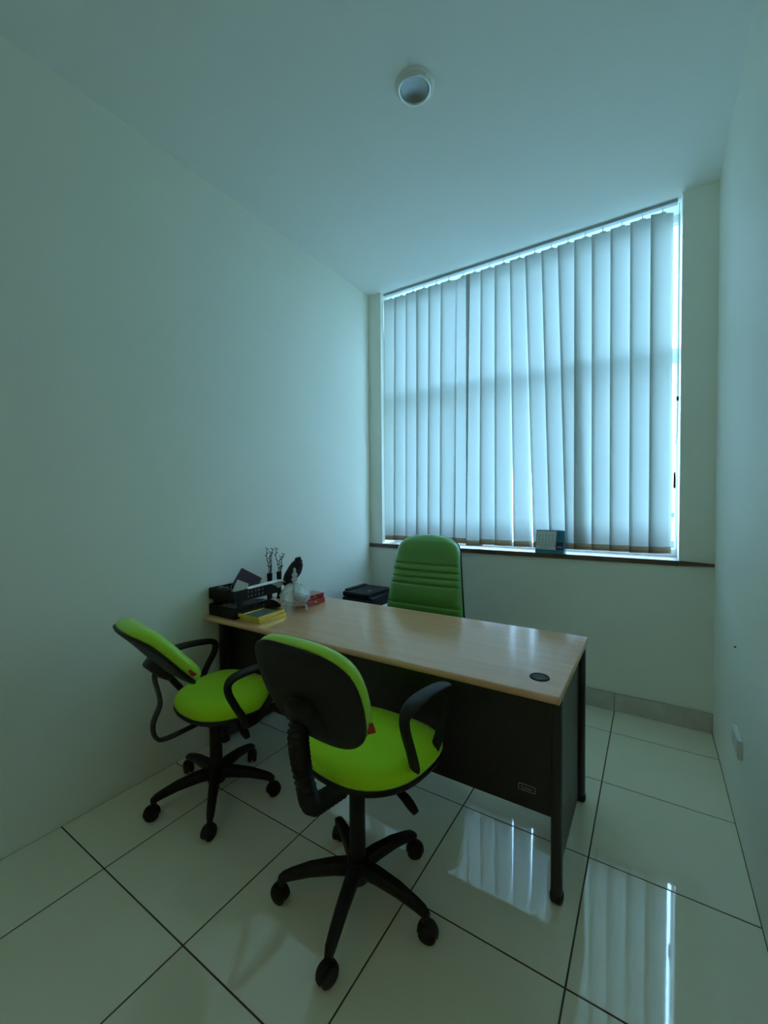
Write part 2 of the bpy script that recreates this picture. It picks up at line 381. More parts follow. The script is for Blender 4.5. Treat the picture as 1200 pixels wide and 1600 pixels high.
# window: frame, transom, two panes
FY0, FY1 = 0.215, 0.262
win = structure(thing('window_1', 'tall white framed window behind the blind', 'window'))
del win['category']
FW = 0.030
obj('frame_side', box(B(), WX0, FY0, SILL - 0.03, WX0 + FW, FY1, H), M['alu'], win, bevel=0.003)
obj('frame_side', box(B(), WX1 - 0.014, FY0, SILL - 0.03, WX1, FY1, H), M['alu'], win, bevel=0.003)
obj('frame_sill', box(B(), WX0 + FW, FY0, SILL - 0.03, WX1 - 0.014, FY1, SILL + 0.045), M['alu'], win, bevel=0.003)
obj('frame_head', box(B(), WX0 + FW, FY0, H - 0.045, WX1 - 0.014, FY1, H), M['alu'], win, bevel=0.003)
obj('transom', box(B(), WX0 + FW, FY0 - 0.005, 2.200, WX1 - 0.014, FY1 + 0.005, 2.285), M['alu'], win, bevel=0.003)
obj('pane', box(B(), WX0 + FW, 0.236, SILL + 0.045, WX1 - 0.014, 0.242, 2.205), M['glass'], win)
obj('pane', box(B(), WX0 + FW, 0.236, 2.275, WX1 - 0.014, 0.242, H - 0.045), M['glass'], win)

# ------------------------------------------------------------------ vertical blind
blind = thing('vertical_blind', 'white vertical blind of long fabric slats covering the whole window', 'blind', (0, 0, 0))
BY, SW = 0.062, 0.127
obj('headrail', box(B(), WX0 + 0.006, BY - 0.020, H - 0.018, WX1 - 0.02, BY + 0.020, H - 0.0002), M['railgrey'], blind, bevel=0.003)
top_e = [0.128, 0.231, 0.343, 0.441, 0.550, 0.658, 0.778, 0.868, 0.981, 1.087, 1.198, 1.304, 1.412, 1.518, 1.622, 1.725, 1.832, 1.940, 2.047, 2.156]
bot_e = [0.103, 0.207, 0.322, 0.424, 0.530, 0.637, 0.743, 0.861, 0.968, 1.084, 1.224, 1.364, 1.472, 1.574, 1.625, 1.733, 1.837, 1.946, 2.050, 2.165]
ang = [-12.5] * 19
ang[6] = 14; ang[18] = -25
for k in range(19):
    a_t = math.radians(ang[k]); a_b = math.radians(ang[k] + random.uniform(-1.2, 1.2))
    zt, zb = H - 0.052, 1.009 - (0.012 if k == 7 else 0) + random.uniform(-0.002, 0.002)
    def slat_pt(s, t, off=0.0, k=k, a_t=a_t, a_b=a_b, zt=zt, zb=zb):
        # s across 0..1, t down 0..1
        xl = top_e[k] + (bot_e[k] - top_e[k]) * t
        a = a_t + (a_b - a_t) * t
        cx = xl + SW / 2 * math.cos(a)
        q = (s - 0.5) * SW
        cup = -0.006 * (1 - (2 * s - 1) ** 2) * (1 if k != 6 else 0.4) + off
        sway = 0.002 * math.sin(t * 5 + k * 1.7)
        return Vector((cx + q * math.cos(a) + cup * math.sin(a), BY - q * math.sin(a) + cup * math.cos(a) + sway, zt + (zb - zt) * t))
    T_H = 1 - 0.040 / (zt - zb)
    sl = solid(obj('slat', grid_solid(B(), lambda u, v: slat_pt(u, v * T_H), 6, 12), M['slat'], blind, True), 0.0007)
    solid(obj('hem', grid_solid(B(), lambda u, v: slat_pt(u, T_H + v * (1 - T_H)), 6, 2), M['hem'], sl, True), 0.0022)
    c0 = slat_pt(0.5, 0)
    hb = B(); tube(hb, smooth_path([(c0.x, BY, H - 0.020), (c0.x, BY, H - 0.035), (c0.x, c0.y, zt + 0.004), (c0.x, c0.y, zt - 0.012)], 3), 0.0028, 6)
    box(hb, c0.x - 0.016, c0.y - 0.003, zt - 0.008, c0.x + 0.016, c0.y + 0.003, zt + 0.004)
    obj('hanger_hook', hb, M['white'], sl)
cx = 2.181
obj('pull_cord', tube(B(), smooth_path([(cx + 0.008, BY - 0.01, H - 0.02), (cx + 0.009, BY - 0.015, 2.5), (cx + 0.009, BY - 0.015, 1.85), (cx + 0.005, BY - 0.016, 1.70), (cx - 0.006, BY - 0.017, 1.65), (cx - 0.019, BY - 0.017, 1.655)], 5), 0.0014, 6), M['brass'], blind)
obj('cord_clip', box(B(), cx + 0.003, BY - 0.022, 1.925, cx + 0.015, BY - 0.010, 1.95), M['brass'], blind, bevel=0.002)
obj('tassel_cord', tube(B(), [(cx - 0.004, BY - 0.01, 1.94), (cx - 0.003, BY - 0.012, 1.60), (cx - 0.003, BY - 0.012, 1.50)], 0.0011, 6), M['trimring'], blind)
obj('tassel_weight', lathe(B(), [(0, 0.104), (0.003, 0.10), (0.0055, 0.08), (0.0065, 0.01), (0.004, 0.0), (0, 0)], 10, (cx - 0.003, BY - 0.012, 1.405)), M['brass'], blind, True)

# ------------------------------------------------------------------ ceiling downlight
dl = thing('ceiling_downlight', 'round white ceiling downlight with a silver reflector, unlit', 'light', (1.206, -1.387, H))
obj('trim_flange', lathe(B(), [(0.084, 0), (0.084, -0.004), (0.080, -0.009), (0.070, -0.014), (0.067, -0.0145), (0.064, -0.012), (0.064, 0.0)], 48), M['trimring'], dl, True)
obj('lip_ring', lathe(B(), [(0.0690, -0.0135), (0.0695, -0.0190), (0.0665, -0.0225), (0.0625, -0.0215), (0.0605, -0.0150), (0.0605, -0.0135), (0.0690, -0.0135)], 48), M['ringmetal'], dl, True)
prof = [(0.0605, -0.0140), (0.056, -0.0095), (0.047, -0.0060), (0.034, -0.0032), (0.018, -0.0012), (0, -0.0008)]
rb_ = lathe(B(), prof, 32)
obj('reflector', rb_, M['reflector'], dl)

# ------------------------------------------------------------------ socket on the right wall
so = thing('wall_socket', 'cream surface mounted power socket low on the right wall', 'socket', (W, -0.855, 0.372))
obj('back_box', box(B(), -0.012, -0.074, -0.039, 0.0, 0.074, 0.039), M['socket'], so, bevel=0.004)
obj('face_plate', box(B(), -0.017, -0.070, -0.036, -0.0118, 0.070, 0.036), M['socket'], so, bevel=0.002)
for yy in (-0.035, 0.035):
    bm = B(); lathe(bm, [(0.021, 0), (0.021, 0.0025), (0.019, 0.003), (0.017, -0.002 + 0.003), (0, 0.001)], 20, mtx=Matrix.Translation((-0.017, yy, 0)) @ Matrix.Rotation(-PI / 2, 4, 'Y'))
    obj('outlet_well', bm, M['white'], so)

# ------------------------------------------------------------------ desk
DZ = 0.725; DX0, DX1, DY0, DY1 = 0.004, 1.827, -1.622, -0.930
desk = thing('office_desk', 'long office desk with beech top and black modesty panel', 'desk', (0, 0, 0))
bm = B()
prof = [(DY1, DZ - 0.026), (DY1, DZ - 0.001), (DY1 - 0.001, DZ)]
nn = 6
for i in range(nn + 1):
    a = PI / 2 * i / nn; prof.append((DY0 + 0.014 - 0.014 * math.sin(a), DZ - 0.014 + 0.014 * math.cos(a)))
for i in range(1, nn + 1):
    a = PI / 2 * i / nn; prof.append((DY0 + 0.012 - 0.012 * math.cos(a), DZ - 0.014 - 0.012 * math.sin(a)))
prism(bm, prof, DX0, DX1 - 0.003, 'x')
obj('desk_top', bm, M['desk'], desk, 'auto')
obj('edge_band', box(B(), DX1 - 0.003, DY0 + 0.005, DZ - 0.0255, DX1, DY1, DZ - 0.0006), M['desk'], desk, bevel=0.0008)
obj('modesty_panel', box(B(), 0.05, -1.495, 0.245, 1.797, -1.478, DZ - 0.026), M['blackboard'], desk, bevel=0.001)
obj('top_rail', box(B(), 0.05, -0.995, DZ - 0.072, 1.797, -0.975, DZ - 0.0262), M['blackpaint'], desk, bevel=0.001)
for x in (0.046, 1.788):
    obj('side_panel', box(B(), x - 0.001, -1.520, 0.018, x + 0.011, -0.990, DZ - 0.026), M['sidepanel'], desk, bevel=0.001)
for x in (0.052, 1.806):
    for y in (-1.535, -0.978):
        bm = B(); pts = [superell(2 * PI * i / 24, 0.0185, 0.021, 3.2) for i in range(24)]
        prism(bm, [(x + a, y + b) for a, b in pts], 0.012, DZ - 0.0262)
        p = obj('leg_post', bm, M['blackpaint'], desk, 'auto')
        bm = B(); pts = [superell(2 * PI * i / 24, 0.0215, 0.024, 3.2) for i in range(24)]
        prism(bm, [(x + a, y + b) for a, b in pts], 0.0, 0.030)
        obj('foot_cap', bm, M['blackplastic'], p, 'auto', bevel=0.008)
g = obj('cable_grommet', lathe(B(), [(0, 0.0035), (0.024, 0.0035), (0.0245, 0.002), (0.026, 0.002), (0.0265, 0.0045), (0.031, 0.0045), (0.0335, 0.002), (0.034, 0.0)], 36, (1.740, -1.490, DZ)), M['blackplastic'], desk, 'auto')
obj('grommet_notch', prism(B(), [(1.719 + 0.011 * math.cos(t), -1.484 + 0.0065 * math.sin(t)) for t in [i * PI / 8 for i in range(16)]], DZ + 0.0030, DZ + 0.0040), M['brass'], g)
g['label'] = 'round dark grey plastic cable cover'
# badge
BX, BZ, BYF = 1.698, 0.318, -1.4952
badge = obj('brand_badge', prism(B(), [(BX + a, BZ + b) for a, b in [superell(2 * PI * i / 32, 0.030, 0.0125, 6) for i in range(32)]], BYF - 0.0012, BYF, 'y'), M['badge'], desk)
obj('badge_face', prism(B(), [(BX + a, BZ + b) for a, b in [superell(2 * PI * i / 32, 0.0275, 0.0100, 6) for i in range(32)]], BYF - 0.0016, BYF - 0.0010, 'y'), M['blackpaint'], badge)
text_part('badge_lettering', 'Lion', 0.019, M['badge'], badge, Matrix.Translation((BX, BYF - 0.0018, BZ)) @ Matrix.Rotation(PI / 2, 4, 'X'), 0.0004, 1.15)

# ------------------------------------------------------------------ five star base shared by the chairs
def star_base(root, phase, R=0.255, col_top=0.40, hub_z=0.10):
    h = obj('hub', lathe(B(), [(0, hub_z - 0.03), (0.038, hub_z - 0.03), (0.043, hub_z), (0.042, hub_z + 0.028), (0.034, hub_z + 0.040), (0, hub_z + 0.040)], 20), M['blackplastic'], root, 'auto')
    prof = [(0, hub_z + 0.03), (0.0275, hub_z + 0.03), (0.0265, col_top - 0.07), (0.0225, col_top - 0.068), (0.0225, col_top), (0, col_top)]
    obj('gas_lift', lathe(B(), prof, 20), M['blackplastic'], root, 'auto')
    for k in range(5):
        a = phase + k * 2 * PI / 5; d = Vector((math.cos(a), math.sin(a), 0)); s = Vector((-d.y, d.x, 0))
        bm = B(); secs = []
        for t, zc, hw, hh in ((0.02, hub_z + 0.012, 0.024, 0.026), (0.08, hub_z + 0.014, 0.0225, 0.024), (0.16, hub_z + 0.008, 0.0195, 0.0205), (0.225, hub_z - 0.006, 0.017, 0.0165), (R - 0.004, hub_z - 0.014, 0.0155, 0.0150), (R + 0.012, hub_z - 0.022, 0.011, 0.010)):
            ring = []
            for i in range(10):
                x, z = superell(2 * PI * i / 10 + PI / 10, hw, hh, 3)
                ring.append(bm.verts.new(d * t + s * x + Vector((0, 0, zc + z))))
            secs.append(ring)
        for A, Bq in zip(secs, secs[1:]):
            for i in range(10): bm.faces.new((A[i], A[(i + 1) % 10], Bq[(i + 1) % 10], Bq[i]))
        bm.faces.new(secs[0]); bm.faces.new(secs[-1][::-1])
        leg = obj('base_leg', bm, M['blackplastic'], root, 'auto')
        # twin wheel caster with hood and stem
        bm = B(); ca = a + random.uniform(-0.9, 0.9); pc = d * R
        rot = Matrix.Translation((pc.x, pc.y, 0)) @ Matrix.Rotation(ca, 4, 'Z')
        for sd in (-1, 1):
            lathe(bm, [(0, 0.002), (0.018, 0.003), (0.0265, 0.006), (0.028, 0.010), (0.028, 0.017), (0.022, 0.021), (0, 0.021)], 20, mtx=rot @ Matrix.Translation((0.008, 0, 0.028)) @ Matrix.Rotation(-sd * PI / 2, 4, 'X'))
        lathe(bm, [(0, 0.040), (0.010, 0.040), (0.011, 0.056), (0.012, hub_z - 0.02), (0, hub_z - 0.02)], 12, mtx=rot)
        # hood arc over the wheels
        arc = [(0.008 + 0.0305 * math.cos(q), 0, 0.028 + 0.0305 * math.sin(q)) for q in [math.radians(-8 + 19 * i) for i in range(11)]]
        path = [rot @ Vector(p) for p in arc]
        tube(bm, path, lambda t: (0.014, 0.0035), 8, up=rot.to_3x3() @ Vector((0, 1, 0)))
        obj('caster', bm, M['blackplastic'], leg, 'auto')

def back_outline(th, w=0.208, h=0.178):
    x, y = superell(th, w, h, 2.7)
    return x * (0.93 + 0.07 * (y / h) if y < 0 else 0.93 + 0.02 * (y / h)) * 1.05, y

def task_chair(loc, rz, label, phase, seat_dy, dz, back_c, tilt, back_yaw, back_roll, bellows, film, arm_x, arm_dy, arm_dz):
    t = thing('task_chair', label, 'chair', loc, rz, 'visitor chairs in front of the desk')
    SZ = 0.408 + dz
    star_base(t, phase - rz, col_top=SZ - 0.028)
    # seat: waterfall front, slightly dished
    def seat_out(th):
        x, y = superell(th, 0.232, 0.222, 2.5)
        return x * (1 + 0.05 * (y / 0.222)), y
    def dish(x, y, z):
        r2 = (x / 0.23) ** 2
        zz = z + SZ + 0.012 * r2 - (0.020 * max(0, (y - 0.08) / 0.14) ** 2) + 0.004 * max(0, (-y - 0.1) / 0.12)
        return x, y + seat_dy, zz
    prof = [(0, 0.072), (0.35, 0.072), (0.6, 0.0705), (0.78, 0.066), (0.90, 0.057), (0.97, 0.044), (1.0, 0.030), (1.0, 0.018), (0.985, 0.011), (0.93, 0.010), (0, 0.010)]
    obj('seat_cushion', pad(B(), seat_out, prof, dish, 48), M['green'], t, True)
    prof = [(0, 0.0095), (0.9, 0.0095), (1.0, 0.0115), (1.015, 0.004), (0.99, -0.008), (0.90, -0.018), (0.55, -0.024), (0, -0.024)]
    obj('seat_pan', pad(B(), seat_out, prof, dish, 48), M['blackplastic'], t, True)
    obj('tilt_mechanism', box(B(), -0.055, -0.10 + seat_dy * 0.5, SZ - 0.062, 0.055, 0.11 + seat_dy * 0.5, SZ - 0.0245), M['blackplastic'], t, bevel=0.01)
    # lever on the right: rod and flat paddle
    bm = B(); tube(bm, smooth_path([(0.05, 0.02, SZ - 0.032), (0.12, 0.02, SZ - 0.035), (0.165, 0.015, SZ - 0.042)], 4), 0.0055, 8)
    tube(bm, smooth_path([(0.155, 0.016, SZ - 0.040), (0.185, 0.012, SZ - 0.047), (0.215, 0.006, SZ - 0.062), (0.232, 0.003, SZ - 0.072)], 4), lambda q: (0.0075 + 0.012 * math.sin(PI * (0.12 + 0.78 * q)), 0.0065), 10, up=(0, 1, 0))
    obj('height_lever', bm, M['blackplastic'], t, True)
    # looped armrests
    for s, ax in ((-1, arm_x[0]), (1, arm_x[1])):
        h = arm_dz - (0.04 if s < 0 and bellows else 0)
        pts = [(ax - 0.035, -0.02, SZ - 0.014), (ax - 0.012, -0.045, SZ + 0.035), (ax, -0.085, SZ + 0.115 + h * .5), (ax, -0.118, SZ + 0.200 + h), (ax, -0.120, SZ + 0.240 + h), (ax, -0.090, SZ + 0.260 + h),
               (ax, -0.02, SZ + 0.264 + h), (ax, 0.06, SZ + 0.258 + h), (ax, 0.13, SZ + 0.245 + h), (ax, 0.156, SZ + 0.222 + h), (ax, 0.146, SZ + 0.180 + h), (ax, 0.11, SZ + 0.110 + h * .5), (ax - 0.012, 0.07, SZ + 0.035), (ax - 0.035, 0.045, SZ - 0.012), (ax - 0.042, 0.012, SZ - 0.022)]
        P = [(s * x, y + arm_dy, z) for x, y, z in pts]
        path = smooth_path(P, 5, True); n = len(path)
        def rad(q):
            i = q * 15
            pad_ = max(0, 1 - abs(i - 7) / 3.2)
            return (0.0165 + 0.011 * min(1, 1.6 * pad_), 0.0150 - 0.001 * pad_)
        obj('armrest', tube(B(), path, rad, 12, True, up=(1, 0, 0)), M['blackplastic'], t, True)
    # backrest: built flat in (u across, v up, w forward), curved, then tilted
    R3 = Matrix.Translation(back_c) @ Matrix.Rotation(back_yaw, 4, 'Z') @ Matrix.Rotation(math.radians(tilt), 4, 'X') @ Matrix.Rotation(back_roll, 4, 'Y')
    def bend(x, y, z):
        w = z + 0.38 * x * x - 0.35 * y * y * (1 if y > 0 else 0.2) - 0.012 * math.cos(min(1, abs(y + 0.05) / 0.16) * PI / 2)
        return R3 @ Vector((x, w, y))
    prof = [(0, 0.062), (0.4, 0.062), (0.65, 0.060), (0.82, 0.055), (0.92, 0.047), (0.98, 0.035), (1.0, 0.022), (1.0, 0.010), (0.985, 0.003), (0.9, 0.002), (0, 0.002)]
    bk = obj('backrest_cushion', pad(B(), back_outline, prof, bend, 48), M['greenwrap'], t, True)
    prof = [(0, 0.0015), (0.9, 0.0015), (0.995, 0.003), (1.012, -0.001), (1.0, -0.007), (0.94, -0.012), (0.7, -0.016), (0.4, -0.018), (0, -0.019)]
    sh = obj('backrest_shell', pad(B(), back_outline, prof, bend, 48), M['blackplastic'], t, True)
    # moulded boss where the bar meets the shell
    prof = [(0, -0.052), (0.6, -0.050), (0.9, -0.042), (1.0, -0.018), (1.0, -0.012), (0, -0.012)]
    obj('bar_boss', pad(B(), lambda th: (superell(th, 0.062, 0.058, 3.5)[0], superell(th, 0.062, 0.058, 3.5)[1] - 0.055), prof, bend, 28), M['blackplastic'], t, True)
    tg_bm = B()
    for (u, vv) in ((0.99, -0.005),):
        p0 = bend(0.190, -0.075, 0.012)
        mt = Matrix.Translation(p0) @ R3.to_3x3().to_4x4() @ Matrix.Rotation(math.radians(38), 4, 'Z')
        box(tg_bm, -0.006, -0.001, -0.017, 0.016, 0.001, 0.017, mt)
    o = obj('label_tag', tg_bm, M['redtag'], t); o['label'] = 'small red cloth label tag'
    b0 = bend(0, -0.045, -0.045)
    if not bellows:
        pts = [b0 + Vector((0, 0.012, 0.012)), b0 + Vector((0, 0.004, -0.030)), Vector((0, b0.y + 0.034, SZ + 0.150)), Vector((0, b0.y + 0.036, SZ + 0.105)), Vector((0, b0.y + 0.008, SZ + 0.040)), Vector((0, b0.y + 0.018, SZ - 0.020)), Vector((0, b0.y + 0.065, SZ - 0.043)), Vector((0, -0.09 + seat_dy * 0.5, SZ - 0.040))]
        obj('back_bar', tube(B(), smooth_path(pts, 6), lambda q: (0.016, 0.0085), 10, up=(1, 0, 0)), M['blackpaint'], t, True)
    else:
        pts = [b0 + Vector((0, 0.012, 0.02)), b0 + Vector((0, -0.002, -0.04)), Vector((0, b0.y + 0.022, SZ + 0.13)), Vector((0.012, b0.y + 0.030, SZ + 0.055)), Vector((0.008, b0.y + 0.052, SZ - 0.006)), Vector((0, b0.y + 0.105, SZ - 0.028)), Vector((0, -0.09 + seat_dy * 0.5, SZ - 0.044))]
        sp = smooth_path(pts, 4)
        obj('back_bar', tube(B(), sp, lambda q: (0.016, 0.007), 8, up=(1, 0, 0)), M['blackpaint'], t, True)
        L = [0]
        for a, b in zip(sp, sp[1:]): L.append(L[-1] + (b - a).length)
        dense = []; nb = 24; tot = L[-1]
        def at_len(d):
            for i in range(len(sp) - 1):
                if L[i + 1] >= d: return sp[i].lerp(sp[i + 1], (d - L[i]) / max(1e-9, L[i + 1] - L[i]))
            return sp[-1]
        for i in range(nb * 4 + 1): dense.append(at_len(0.03 + (tot - 0.06) * i / (nb * 4)))
        def rb(q):
            ph = (q * nb) % 1.0
            k = 0.5 - 0.5 * math.cos(2 * PI * ph)
            return (0.0235 + 0.0105 * k, 0.0185 + 0.0095 * k)
        o = obj('corrugated_sleeve', tube(B(), dense, rb, 16, up=(1, 0, 0)), M['blackplastic'], t); o['label'] = 'black corrugated rubber sleeve over the back bar'
    if film:
        prof = [(0.0, 0.0755)] + [(0.02 + 0.058 * i, 0.0755 - 0.0008 * max(0, i - 7) ** 2.0) for i in range(16)]
        bm = pad(B(), seat_out, prof, dish, 128)
        def torn(c): return c.x > -0.20 - 1.5 * (c.y - seat_dy) + 0.012 * math.sin(c.y * 60) + 0.01 * math.sin(c.y * 23 + 1)
        bmesh.ops.delete(bm, geom=[f for f in bm.faces if torn(f.calc_center_median())], context='FACES')
        for q in bm.verts: q.co += Vector((0, 0, 0.0012 * math.sin(q.co.x * 90 + q.co.y * 60)))
        o = obj('plastic_wrap', bm, M['film'], t, True, recalc=False); o['label'] = 'clear wrinkled plastic wrap on the seat'
        solid(o, 0.0003, 1)
    return t

task_chair((0.39, -1.83, 0), math.radians(-3), 'lime green task chair by the left wall, back tilted far over on a bare bar', math.radians(31), 0.075, 0.004,
           Vector((0.033, -0.272, 0.748)), 43, math.radians(-9), 0.0, False, False, (0.262, 0.262), 0.015, -0.035)
task_chair((1.235, -1.885, 0), math.radians(-3), 'lime green task chair nearest the viewer, corrugated sleeve behind its backrest', math.radians(0), 0.085, 0.055,
           Vector((0.015, -0.235, 0.798)), 22, 0.0, 0.0, True, True, (0.205, 0.222), 0.078, 0.0)

# ------------------------------------------------------------------ executive chair
ex = thing('executive_chair', 'high backed green leather executive chair behind the desk', 'chair', (0.818, -0.80, 0), math.radians(180 + 1))
star_base(ex, 0.3, R=0.27, col_top=0.40)
SZ = 0.43
prof = [(0, 0.085), (0.5, 0.085), (0.8, 0.078), (0.93, 0.062), (1.0, 0.035), (0.97, 0.008), (0, 0.0)]
obj('seat_cushion', pad(B(), lambda th: superell(th, 0.265, 0.245, 3.2), prof, lambda x, y, z: (x, y + 0.02, z + SZ), 48), M['leather'], ex, True)
obj('seat_pan', pad(B(), lambda th: superell(th, 0.262, 0.242, 3.2), [(0, -0.0005), (1, -0.0005), (1, -0.012), (0.9, -0.03), (0, -0.032)], lambda x, y, z: (x, y + 0.02, z + SZ), 40), M['blackplastic'], ex, True)
R3 = Matrix.Translation((0, -0.225, 0.47)) @ Matrix.Rotation(math.radians(9), 4, 'X')
BH = 0.655
grooves = [0.148, 0.195, 0.325, 0.368, 0.411, 0.455]
def ex_front(u, v):
    # u -1..1 across, v 0..1 up: width narrows and rounds towards the top
    y = v * BH
    return y
def ex_half(y):
    w = 0.285 - 0.075 * (y / BH) ** 1.3
    top = (y - (BH - 0.13)) / 0.13
    if top > 0: w *= max(0.0, 1 - top ** 3.0) ** 0.42
    bot = (0.05 - y) / 0.05
    if bot > 0: w *= 1 - 0.15 * bot * bot
    return w
def ex_mesh(front):
    bm = B(); nv, nu = 130, 26; rows = []
    ysm = [BH * (1 - (1 - j / nv) ** 1.0) for j in range(nv)] + [BH * 0.9985]
    for y in ysm:
        hw = ex_half(y); row = []
        for i in range(nu + 1):
            s = -1 + 2 * i / nu; s = math.sin(s * PI / 2)
            x = s * hw * (1.0 if front else 1.02)
            edge = (1 - abs(s) ** 5) ** 0.6 if abs(s) < 1 else 0
            tedge = min(1, max(0, (BH - y) / 0.05)) ** 0.5
            if front:
                th = 0.012 + 0.062 * edge * (0.35 + 0.65 * tedge)
                g = 0
                for gy in grooves:
                    gyc = gy - 0.004 * math.cos(s * 1.4)
                    g += math.exp(-((y - gyc) / 0.0065) ** 2)
                th -= 0.013 * min(1, g) * min(1, edge * 1.2)
                th += 0.010 * math.exp(-((y - 0.25) / 0.10) ** 2) * edge + 0.012 * math.exp(-((y - 0.58) / 0.08) ** 2) * edge
                w = th + 0.35 * x * x
            else:
                w = -0.004 - 0.028 * edge * (0.4 + 0.6 * tedge) + 0.35 * x * x
            w += -0.10 * (y / BH - 0.5) ** 2
            row.append(bm.verts.new(R3 @ Vector((x, w, y))))
        rows.append(row)
    base = []
    for y, row in zip(ysm, rows):
        pass
    for a, b in zip(rows, rows[1:]):
        for i in range(nu): bm.faces.new((a[i], a[i + 1], b[i + 1], b[i]))
    # close to a flat seam surface behind the cushion / in front of the shell
    seam = []
    for y, row in zip(ysm, rows):
        hw = ex_half(y) * (1.0 if front else 1.02); sr = []
        for i in range(nu + 1):
            s = math.sin((-1 + 2 * i / nu) * PI / 2); x = s * hw
            if i in (0, nu): sr.append(row[i]); continue
            sr.append(bm.verts.new(R3 @ Vector((x, 0.35 * x * x + (0.0 if front else 0.002) - 0.10 * (y / BH - 0.5) ** 2, y))))
        seam.append(sr)
    for a, b in zip(seam, seam[1:]):
        for i in range(nu): bm.faces.new((a[i], b[i], b[i + 1], a[i + 1]))
    for k in (0, -1):
        for i in range(nu):
            q = [rows[k][i], rows[k][i + 1], seam[k][i + 1], seam[k][i]]
            q = list(dict.fromkeys(q))
            if len(q) > 2:
                try: bm.faces.new(q)
                except ValueError: pass
    return bm
obj('backrest_cushion', ex_mesh(True), M['leather'], ex, True)
obj('backrest_shell', ex_mesh(False), M['blackplastic'], ex, True)
obj('back_bar', tube(B(), smooth_path([(0, -0.05, 0.395), (0, -0.18, 0.40), (0, -0.265, 0.45), (0, -0.285, 0.56), (0, -0.30, 0.66)], 5), lambda q: (0.035, 0.009), 10, up=(1, 0, 0)), M['blackpaint'], ex, True)

# ------------------------------------------------------------------ document tray on the desk
TX0, TX1, TY0, TY1 = 0.010, 0.224, -1.590, -1.265
tray = thing('document_tray', 'black plastic two tier letter tray with square holes on desk corner', 'tray', (0, 0, DZ))
def side_profile(v, h):            # height of the long side along the tray: scooped at the window end
    return h if v < 0.74 else h * (1 - 0.80 * ((v - 0.74) / 0.26) ** 1.6)
for lvl, z0 in ((0, 0.002), (1, 0.090)):
    h = 0.060
    o = obj('tray_base', box(B(), TX0, TY0, z0, TX1, TY1, z0 + 0.003), M['blackplastic'], tray)
    for x in (TX0 + 0.0015, TX1 - 0.0015):
        holes = [(i, j) for i in (7, 9, 11, 13, 15) for j in (1, 3)]
        bm = grid_solid(B(), lambda u, v, x=x: Vector((x, TY0 + u * (TY1 - TY0), z0 + v * side_profile(u, h))), 26, 5, holes)
        # square the holes: they are 12.5 mm wide cells of the side grid
        solid(obj('tray_side', bm, M['blackplastic'], tray), 0.003)
    bm = B()
    for i in range(15):
        xx = TX0 + 0.004 + i * (TX1 - TX0 - 0.008) / 14
        box(bm, xx - 0.0045, TY0 - 0.0012, z0 + 0.004, xx + 0.0045, TY0 + 0.001, z0 + h - 0.005)
    box(bm, TX0, TY0, z0, TX1, TY0 + 0.003, z0 + h)
    obj('tray_end', bm, M['blackplastic'], tray)
for x in (TX0 + 0.006, TX1 - 0.006):
    for y in (TY0 + 0.035, TY1 - 0.085):
        obj('riser_post', box(B(), x - 0.004, y - 0.010, 0.055, x + 0.004, y + 0.010, 0.095), M['blackplastic'], tray, bevel=0.001)
def sheet(name, x0, y0, x1, y1, zf, label, m=M['paper'], group=None, rz=0.0, t=0.0006, cat='paper', nu=8, nv=10):
    cx_, cy_ = (x0 + x1) / 2, (y0 + y1) / 2; R = Matrix.Translation((cx_, cy_, 0)) @ Matrix.Rotation(rz, 4, 'Z')
    bm = grid_solid(B(), lambda u, v: R @ Vector((x0 - cx_ + u * (x1 - x0), y0 - cy_ + v * (y1 - y0), zf(u, v))), nu, nv)
    o = solid(obj(name, bm, m, None, True), t, 1)
    return tag(o, label, cat, group)
zu = DZ + 0.0935
sheet('paper_sheet', TX0 + 0.012, -1.575, TX1 - 0.022, -1.30, lambda u, v: DZ + 0.040 + 0.004 * v + 0.006 * u * v, 'pale sheet lying in the lower tier of black letter tray')
sheet('paper_sheet', 0.025, -1.572, 0.085, -1.44, lambda u, v: zu + 0.018 + 0.052 * (1 - v) * (0.4 + 0.6 * u), 'small white sheet curling up at left end of black letter tray')
# long white sheet draped over the right edge of the upper tier, curling down at the scooped end
def drape(u, v):
    y = -1.515 + v * 0.290
    top = DZ + 0.158 + 0.006 * v
    if u < 0.5: x, z = TX1 - 0.0075, top - 0.058 * (1 - u / 0.5)          # inside, against the holed side
    else:
        q = (u - 0.5) / 0.5; x, z = TX1 - 0.0075 + 0.028 * q, top + 0.006 * math.sin(q * PI) - 0.006 * q
    if v > 0.80:
        q = (v - 0.80) / 0.20
        if u < 0.5: z = top - 0.058 * (1 - u / 0.5) * (1 - q)
        z -= 0.040 * q * q; x += 0.010 * q
    return Vector((x, y, z))
o = solid(obj('paper_sheet', grid_solid(B(), drape, 12, 24), M['paper'], None, True), 0.0008, 1)
tag(o, 'long white sheet draped along upper tray edge, curling down at the end', 'paper')
